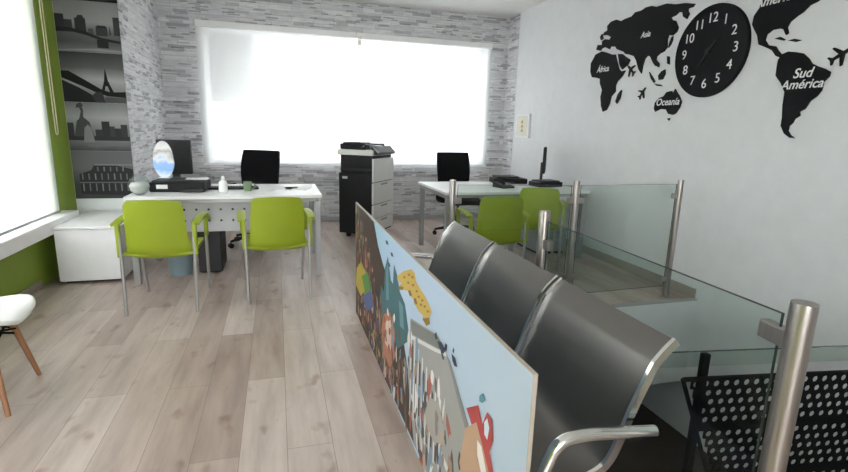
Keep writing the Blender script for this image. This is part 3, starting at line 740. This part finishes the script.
for x, y in ((386, 240), (391, 252), (388, 262)): shape((.04, .09, .12), [(x, y), (x + 2, y + 1), (x + 3, y + 5), (x + .6, y + 4)])
shape((.10, .25, .30), [(480, 396), (484, 393), (486, 400), (483, 403), (480, 401)])
shape((.40, .07, .07), [(467, 408), (479, 405), (483, 424), (488, 412), (493, 420), (494, 440), (490, 452), (498, 492), (484, 480), (474, 430)])
shape((.46, .30, .20), [(466, 428), (477, 422), (483, 445), (489, 470), (494, 500), (466, 500), (460, 462)]); shape((.72, .66, .62), [(478, 440), (482, 446), (487, 472), (482, 474), (478, 455)])
shape((.56, .68, .76), [(485, 422), (488, 418), (490, 428), (488, 440), (485, 434)])
pr_ = obj('printed_picture', bm, inks, t, weld=False)
bm = bmesh.new(); box(bm, -.0008, .0092, -1.303, 1.303, .825, .829); box(bm, -.0012, .0085, 1.30, 1.302, 0, .825); box(bm, -.0012, .0092, -1.302, -1.30, 0, .825)
obj('board_edge', bm, mat('pale board edge', (.42, .36, .30), .6), t)

# ------------------------------------------------------------------ glass railing round the stair opening
def post(name, x, y, label, r=.024, h=1.0, rz=0, clamps=()):
    t = thing(name, label, 'post', (x, y, 0), rz, 'brushed steel railing posts')
    obj('tube', L([(r, .006), (r, h - .012), (r * .97, h)], (0, 0, 0), 24), STEEL, t, smooth=True)
    obj('floor_flange', L([(.05, 0), (.05, .006), (.03, .012)], (0, 0, 0), 24), STEEL, t, smooth=True)
    for dx, dy, z in clamps:
        l = math.hypot(dx, dy); nx, ny = -dy / l, dx / l; bm = bmesh.new()
        v = []
        for zz in (-.022, .022):
            for s, q in ((0, 1), (1, 1), (1, -1), (0, -1)):
                v.append(bm.verts.new((dx / l * r * .8 + dx * s + nx * q * .014, dy / l * r * .8 + dy * s + ny * q * .014, z + zz)))
        for f in ((3, 2, 1, 0), (4, 5, 6, 7), (0, 1, 5, 4), (1, 2, 6, 5), (2, 3, 7, 6), (3, 0, 4, 7)): bm.faces.new([v[i] for i in f])
        obj('glass_clamp', bm, STEEL, t, bevel=.004)
    return t
PA, PB, PC, PD, PE = (1.20, 3.34), (1.165, 1.985), (2.165, 3.26), (3.165, 3.30), (1.10, .752)
post('railing_post', *PA, 'steel railing post behind the far end of the bench', clamps=((.05, 0, .85), (.05, 0, .25)))
post('railing_post', *PB, 'steel railing post behind the middle seat of the bench', r=.026, clamps=((0, -.05, .85), (0, -.05, .25)))
post('railing_post', *PC, 'steel railing post in front of the desk by the right wall', clamps=((-.05, 0, .85), (.05, 0, .85), (-.05, 0, .25), (.05, 0, .25)))
post('railing_post', *PD, 'steel railing post on the landing beside the white right wall', clamps=((-.05, 0, .87), (-.05, 0, .16)))
post('railing_post', *PE, 'large brushed steel railing post nearest the camera, bottom right', r=.0265, clamps=((.012, .075, .905), (.012, .075, .25)))
def pane(p, q, z0, z1, label, off0=.04, off1=.04, th=.006):
    a, b = Vector((*p, 0)), Vector((*q, 0)); d = (b - a); l = d.length; d.normalize()
    t = thing('glass_balustrade', label, 'glass railing', (a.x, a.y, 0), math.atan2(d.y, d.x), 'glass railing panels')
    obj('glass', B(off0, l - off1, -th / 2, th / 2, z0, z1), GLASS, t)
    bm = bmesh.new(); e = th / 2 + .0004
    box(bm, off0, l - off1, -e, e, z1, z1 + .002); box(bm, off0 - .002, off0, -e, e, z0, z1 + .002); box(bm, l - off1, l - off1 + .002, -e, e, z0, z1 + .002); box(bm, off0, l - off1, -e, e, z0 - .002, z0)
    obj('polished_edge', bm, GEDGE, t)
    return t
pane(PA, PC, .10, .965, 'glass railing panel in front of the two green chairs by the right desk')
pane(PC, PD, .10, .965, 'glass railing panel on the landing next to the right wall')
pane(PE, PB, .10, .958, 'long glass railing panel directly behind the steel bench', .045, .04)

# ------------------------------------------------------------------ black perforated barrier in the stairwell
zt = .285
a = on_z(683, 378, zt); b = on_z(850, 370.5, zt); dirv = (b - a); dirv.z = 0; dirv.normalize()
ln = (XR - .06 - a.x) / dirv.x
t = thing('perforated_barrier', 'black perforated metal barrier behind the glass at bottom right', 'barrier', (a.x, a.y, ZL), math.atan2(dirv.y, dirv.x))
zz = zt - ZL
def holes_panel(z0, z1, name, nrows):
    """sheet metal with real round holes, left side cut on a slant"""
    bm = bmesh.new(); pitch = (z1 - z0) / nrows; r = pitch * .345; th = .003
    for i in range(nrows):
        zc = z1 - (i + .5) * pitch; xs = .20 * (zz - zc) / .5 + .03
        k = 0
        while xs + (k + 1) * pitch * 1.12 < ln:
            pw = pitch * 1.12; xc = xs + (k + .5) * pw; k += 1
            sq = []; ci = []
            for q in range(8):
                an = PI / 4 * q
                mx = max(abs(math.cos(an)), abs(math.sin(an)))
                sq.append((xc + math.cos(an) / mx * pw / 2, zc + math.sin(an) / mx * pitch / 2)); ci.append((xc + math.cos(an) * r, zc + math.sin(an) * r))
            F = [[bm.verts.new((x, y, z)) for x, z in L_] for L_ in (sq, ci) for y in (-th, th)]
            for q in range(8):
                n_ = (q + 1) % 8
                bm.faces.new((F[0][q], F[0][n_], F[2][n_], F[2][q])); bm.faces.new((F[1][q], F[3][q], F[3][n_], F[1][n_])); bm.faces.new((F[2][q], F[2][n_], F[3][n_], F[3][q]))
    return obj(name, bm, BLKSTEEL, t, weld=False)
holes_panel(zz - .24, zz - .012, 'perforated_sheet', 5)
holes_panel(zz - .50, zz - .27, 'perforated_sheet', 5)
holes_panel(zz - .78, zz - .53, 'perforated_sheet', 5)
bm = bmesh.new()
for z0, z1 in ((zz - .016, zz), (zz - .272, zz - .236), (zz - .534, zz - .496), (zz - .80, zz - .776)):
    x0 = .20 * (zz - (z0 + z1) / 2) / .5; box(bm, x0, ln, -.008, .008, z0, z1)
tube(bm, [(0, 0, zz - .006), (.32, 0, zz - .80)], .010, 8)
obj('rail', bm, BLKSTEEL, t)
zpt = .388 - ZL
for x in (.115, 1.35):
    obj('post', B(x - .017, x + .017, .010, .040, 0, zpt), BLKSTEEL, t, bevel=.003)
# slim glass strip held by the black posts
g0 = -.35
o = obj('glass_strip', B(g0, ln, .042, .050, zz + .03, zpt), GLASS, t)
bm = bmesh.new(); box(bm, g0, ln, .0415, .0505, zpt, zpt + .003); obj('strip_edge', bm, GEDGE, t)

# ------------------------------------------------------------------ world map and clock on the right wall
MX = XR
def wq(px, py): p = on_x(px, py, MX - .008); return (p.y, p.z)
def board(name, label, polys, group='charcoal world map pieces'):
    c = wq(*polys[0][0]); t = thing(name, label, 'wall map', (MX, c[0], c[1]), 0, group)
    for k, poly in enumerate(polys):
        q = [wq(*p) for p in poly]; bm = bmesh.new()
        prism(bm, q, lambda p: (-.0005, p[0] - c[0], p[1] - c[1]), lambda p: (-.013, p[0] - c[0], p[1] - c[1]))
        obj('mainland' if k == 0 else 'island', bm, MAPB, t)
    t['cy'], t['cz'] = c; return t
def to_mesh(cu, name, m):
    tmp = bpy.data.objects.new('tmp', cu); COL.objects.link(tmp); bpy.context.view_layer.update()
    me = bpy.data.meshes.new_from_object(tmp.evaluated_get(bpy.context.evaluated_depsgraph_get()))
    bpy.data.objects.remove(tmp); bpy.data.curves.remove(cu); me.name = name; me.materials.clear(); me.materials.append(m)
    o = bpy.data.objects.new(name, me); COL.objects.link(o); return o
def lettering(txt, px, py, size, parent, shear=.25, m=LETTER, name='lettering', sx=1.0):
    cu = bpy.data.curves.new(name, 'FONT'); cu.body = txt; cu.size = size; cu.align_x = 'CENTER'; cu.align_y = 'CENTER'; cu.shear = shear; cu.extrude = .001; cu.offset = size * .012
    y, z = wq(px, py); o = to_mesh(cu, name, m)
    R_ = Matrix(((0, 0, -1), (-1, 0, 0), (0, 1, 0))).to_4x4()
    o.matrix_local = Matrix.Translation((-.0145, y - parent['cy'], z - parent['cz'])) @ R_ @ Matrix.Diagonal((sx, 1, 1, 1)); o.parent = parent
    return o
A = lambda pts: [(580 + x / 3.779, y / 3.779) for x, y in pts]
Bm = lambda pts: [(720 + x / 3.148, y / 3.148) for x, y in pts]
eu = board('eurasia_map', 'charcoal board of Europe and Asia at the left of the wall map',
 [A([(62,188),(68,170),(84,170),(84,156),(96,148),(112,150),(118,140),(104,132),(88,134),(92,122),(104,116),(104,98),(118,82),(138,74),(156,80),(170,72),(196,62),(210,46),(232,40),(250,28),(272,22),(290,26),(330,13),(362,16),(400,11),(436,14),(428,26),(410,32),(408,42),(414,52),(404,72),(390,62),(388,46),(374,46),(362,58),(344,66),(350,76),(362,78),(372,104),(366,120),(350,134),(336,132),(330,150),(330,178),(318,194),(302,202),(290,214),(288,226),(300,240),(298,254),(284,248),(276,236),(266,214),(256,210),(246,222),(238,246),(232,278),(222,262),(212,226),(204,212),(186,206),(172,204),(166,196),(150,190),(140,186),(134,176),(116,176),(112,186),(96,178),(84,182),(78,192)]),
  A([(144,204),(160,204),(172,214),(190,226),(182,244),(160,262),(150,246)]), A([(262,272),(270,284),(284,306),(280,314),(268,296)]), A([(296,286),(308,270),(322,262),(322,280),(312,300),(298,302)]),
  A([(280,316),(304,320),(310,326),(292,325)]), A([(330,212),(338,214),(338,244),(330,240)]), A([(346,142),(352,136),(350,152),(342,170),(334,180),(338,164)]), A([(76,140),(84,128),(88,146),(80,152)])])
lettering('Asia', 580 + 250 / 3.779, 131 / 3.779, .075, eu)
af = board('africa_map', 'charcoal board of Africa at the far left bottom of the wall map',
 [A([(60,206),(84,194),(104,200),(120,206),(134,206),(140,232),(148,262),(156,270),(172,266),(160,288),(142,306),(134,324),(134,346),(118,364),(112,392),(100,416),(86,422),(80,400),(78,366),(84,340),(76,316),(76,298),(62,294),(46,292),(40,272),(42,240)]), A([(152,344),(158,340),(152,372),(140,392),(134,384),(142,358)])])
lettering('África', 580 + 88 / 3.779, 262 / 3.779, .085, af)
oc_ = board('oceania_map', 'charcoal board of Oceania under the clock',
 [A([(284,388),(300,370),(316,364),(328,348),(346,344),(352,354),(360,336),(366,348),(376,362),(384,384),(378,404),(362,428),(350,434),(334,430),(326,414),(304,412),(284,422),(280,410)]), A([(330,448),(340,446),(336,456)])])
lettering('Oceanía', 580 + 332 / 3.779, 386 / 3.779, .085, oc_)
na = board('north_america_map', 'charcoal board of North America right of the clock, cut by the top of the photo',
 [Bm([(132,0),(126,24),(108,50),(102,78),(108,92),(118,112),(122,140),(142,148),(164,158),(176,176),(192,182),(196,174),(184,160),(176,146),(152,142),(142,126),(148,108),(166,94),(188,90),(200,92),(208,110),(216,104),(212,86),(222,68),(244,50),(262,38),(284,16),(308,4),(330,-12),(316,-40),(270,-56),(220,-48),(170,-60),(130,-40)]), Bm([(172,122),(190,116),(206,124),(200,128)]), Bm([(214,128),(236,122),(256,126),(238,132)])])
lettering('Norte', 720 + 172 / 3.148, -30 / 3.148, .16, na); lettering('América', 720 + 176 / 3.148, -2 / 3.148, .09, na)
sa = board('south_america_map', 'charcoal board of South America, with Sud América in white letters',
 [Bm([(184,188),(198,170),(216,162),(240,164),(262,168),(280,184),(290,200),(306,208),(330,216),(348,226),(344,240),(326,258),(320,284),(306,302),(284,318),(268,342),(250,352),(252,364),(236,374),(228,388),(218,396),(214,412),(222,426),(234,434),(220,434),(202,420),(192,396),(196,372),(198,330),(204,290),(192,262),(176,238),(180,208)])])
lettering('Sud', 720 + 262 / 3.148, 231 / 3.148, .088, sa); lettering('América', 720 + 258 / 3.148, 266 / 3.148, .084, sa)
def plane(px, py, s, ang, label):
    y, z = wq(px, py); o = thing('plane_cutout', label, 'wall decoration', (MX, y, z), 0, 'charcoal plane cutouts round the map')
    pts = [(0,1),(.12,.8),(.13,.35),(.85,-.15),(.85,-.32),(.13,-.05),(.10,-.55),(.36,-.78),(.36,-.92),(0,-.8)]
    pts = pts + [(-x, y_) for x, y_ in pts[-2:0:-1]]
    ca, sa_ = math.cos(ang), math.sin(ang); bm = bmesh.new()
    prism(bm, [((x * ca - y_ * sa_) * s, (x * sa_ + y_ * ca) * s) for x, y_ in pts], lambda p: (-.0005, p[0], p[1]), lambda p: (-.012, p[0], p[1]))
    obj('cutout', bm, MAPB, o)
plane(840, 55, .075, math.radians(60), 'charcoal plane cutout right of South America at the photo edge')
plane(631, 70, .075, math.radians(-50), 'charcoal plane cutout beside Africa, the upper of two small ones')
plane(642, 93, .065, math.radians(40), 'small charcoal plane cutout left of Oceania')
cy, cz = wq(712.5, 50)
cy = 3.462 * .982; cz = 1.35 + .685 * .982
clk = thing('wall_clock', 'large round black wall clock with white numerals in the world map', 'clock', (MX, cy, cz)); clk['cy'] = cy; clk['cz'] = cz
bm = bmesh.new(); R0 = .356; N = 64
ring = lambda r, x: [bm.verts.new((x, r * math.cos(2 * PI * k / N), r * math.sin(2 * PI * k / N))) for k in range(N)]
rs = [ring(R0, -.001), ring(R0, -.024), ring(R0 - .006, -.03), ring(R0 - .012, -.027)]
for P_, Q_ in zip(rs, rs[1:]):
    for k in range(N): bm.faces.new((P_[k], P_[(k + 1) % N], Q_[(k + 1) % N], Q_[k]))
bm.faces.new(rs[0][::-1]); bm.faces.new(rs[-1]); obj('dial', bm, MAPB, clk, smooth=True)
R_ = Matrix(((0, 0, -1), (-1, 0, 0), (0, 1, 0))).to_4x4()
for n_ in range(1, 13):
    a_ = PI / 2 - n_ * PI / 6; cu = bpy.data.curves.new('numeral', 'FONT'); cu.body = str(n_); cu.size = .105; cu.align_x = 'CENTER'; cu.align_y = 'CENTER'; cu.extrude = .001
    o = to_mesh(cu, 'numeral', LETTER); o.parent = clk
    o.matrix_local = Matrix.Translation((-.0285, -.252 * math.cos(a_), .252 * math.sin(a_))) @ R_
for nm, ln_, an, w_ in (('hour_hand', .10, 40, .013), ('minute_hand', .15, 215, .009)):
    an = math.radians(an); bm = bmesh.new(); c, s = math.cos(an), math.sin(an)
    prism(bm, [(-w_, -.02), (w_, -.02), (w_ * .5, ln_), (-w_ * .5, ln_)], lambda p: (-.034, -(p[0] * c + p[1] * s), -p[0] * s + p[1] * c), lambda p: (-.038, -(p[0] * c + p[1] * s), -p[0] * s + p[1] * c))
    obj(nm, bm, BLACK, clk)
bm = bmesh.new(); tube(bm, [(-.025, 0, 0), (-.045, 0, 0)], .022, 18); obj('hub', bm, BLACK, clk, smooth=True)

# ------------------------------------------------------------------ small framed notice on the right wall
t = thing('wall_notice', 'small white framed notice with yellow print on the right wall near the corner', 'notice', (XR, on_x(524, 126, XR).y, on_x(524, 126, XR).z))
obj('frame', B(-.03, 0, -.19, .19, -.165, .165), WHITELAM, t, bevel=.004); obj('sheet', B(-.0315, -.03, -.165, .165, -.14, .14), mat('cream notice sheet', (.72, .70, .62), .6), t)
bm = bmesh.new()
for z in (-.06, 0.0, .06):
    prism(bm, [(-.04, z - .02), (.04, z - .02), (0, z + .028)], lambda p: (-.0325, p[0], p[1]), lambda p: (-.0314, p[0], p[1]))
obj('print', bm, mat('ochre print', (.45, .33, .06), .6), t)

# ------------------------------------------------------------------ daylight
w = bpy.data.worlds.new('World'); SC.world = w; w.use_nodes = True; nt = w.node_tree
bg = nt.nodes['Background']
tc = nt.nodes.new('ShaderNodeTexCoord'); sp = nt.nodes.new('ShaderNodeSeparateXYZ'); nt.links.new(tc.outputs['Generated'], sp.inputs[0])
nt.links.new(ramp(nt, math_node(nt, 'ADD', math_node(nt, 'MULTIPLY', sp.outputs[2], .5), .5), [(0, (.35, .34, .33)), (.48, (.62, .62, .62)), (.53, (.95, .98, 1)), (1, (1, 1, 1))]), bg.inputs['Color'])
bg.inputs['Strength'].default_value = 5.6
SC.cycles.max_bounces = 10; SC.cycles.diffuse_bounces = 6; SC.cycles.transparent_max_bounces = 16; SC.cycles.sample_clamp_indirect = 8
SC.view_settings.view_transform = 'Standard'; SC.view_settings.look = 'None'; SC.view_settings.gamma = 1; SC.view_settings.use_curve_mapping = False
SC.view_settings.exposure = 1.5
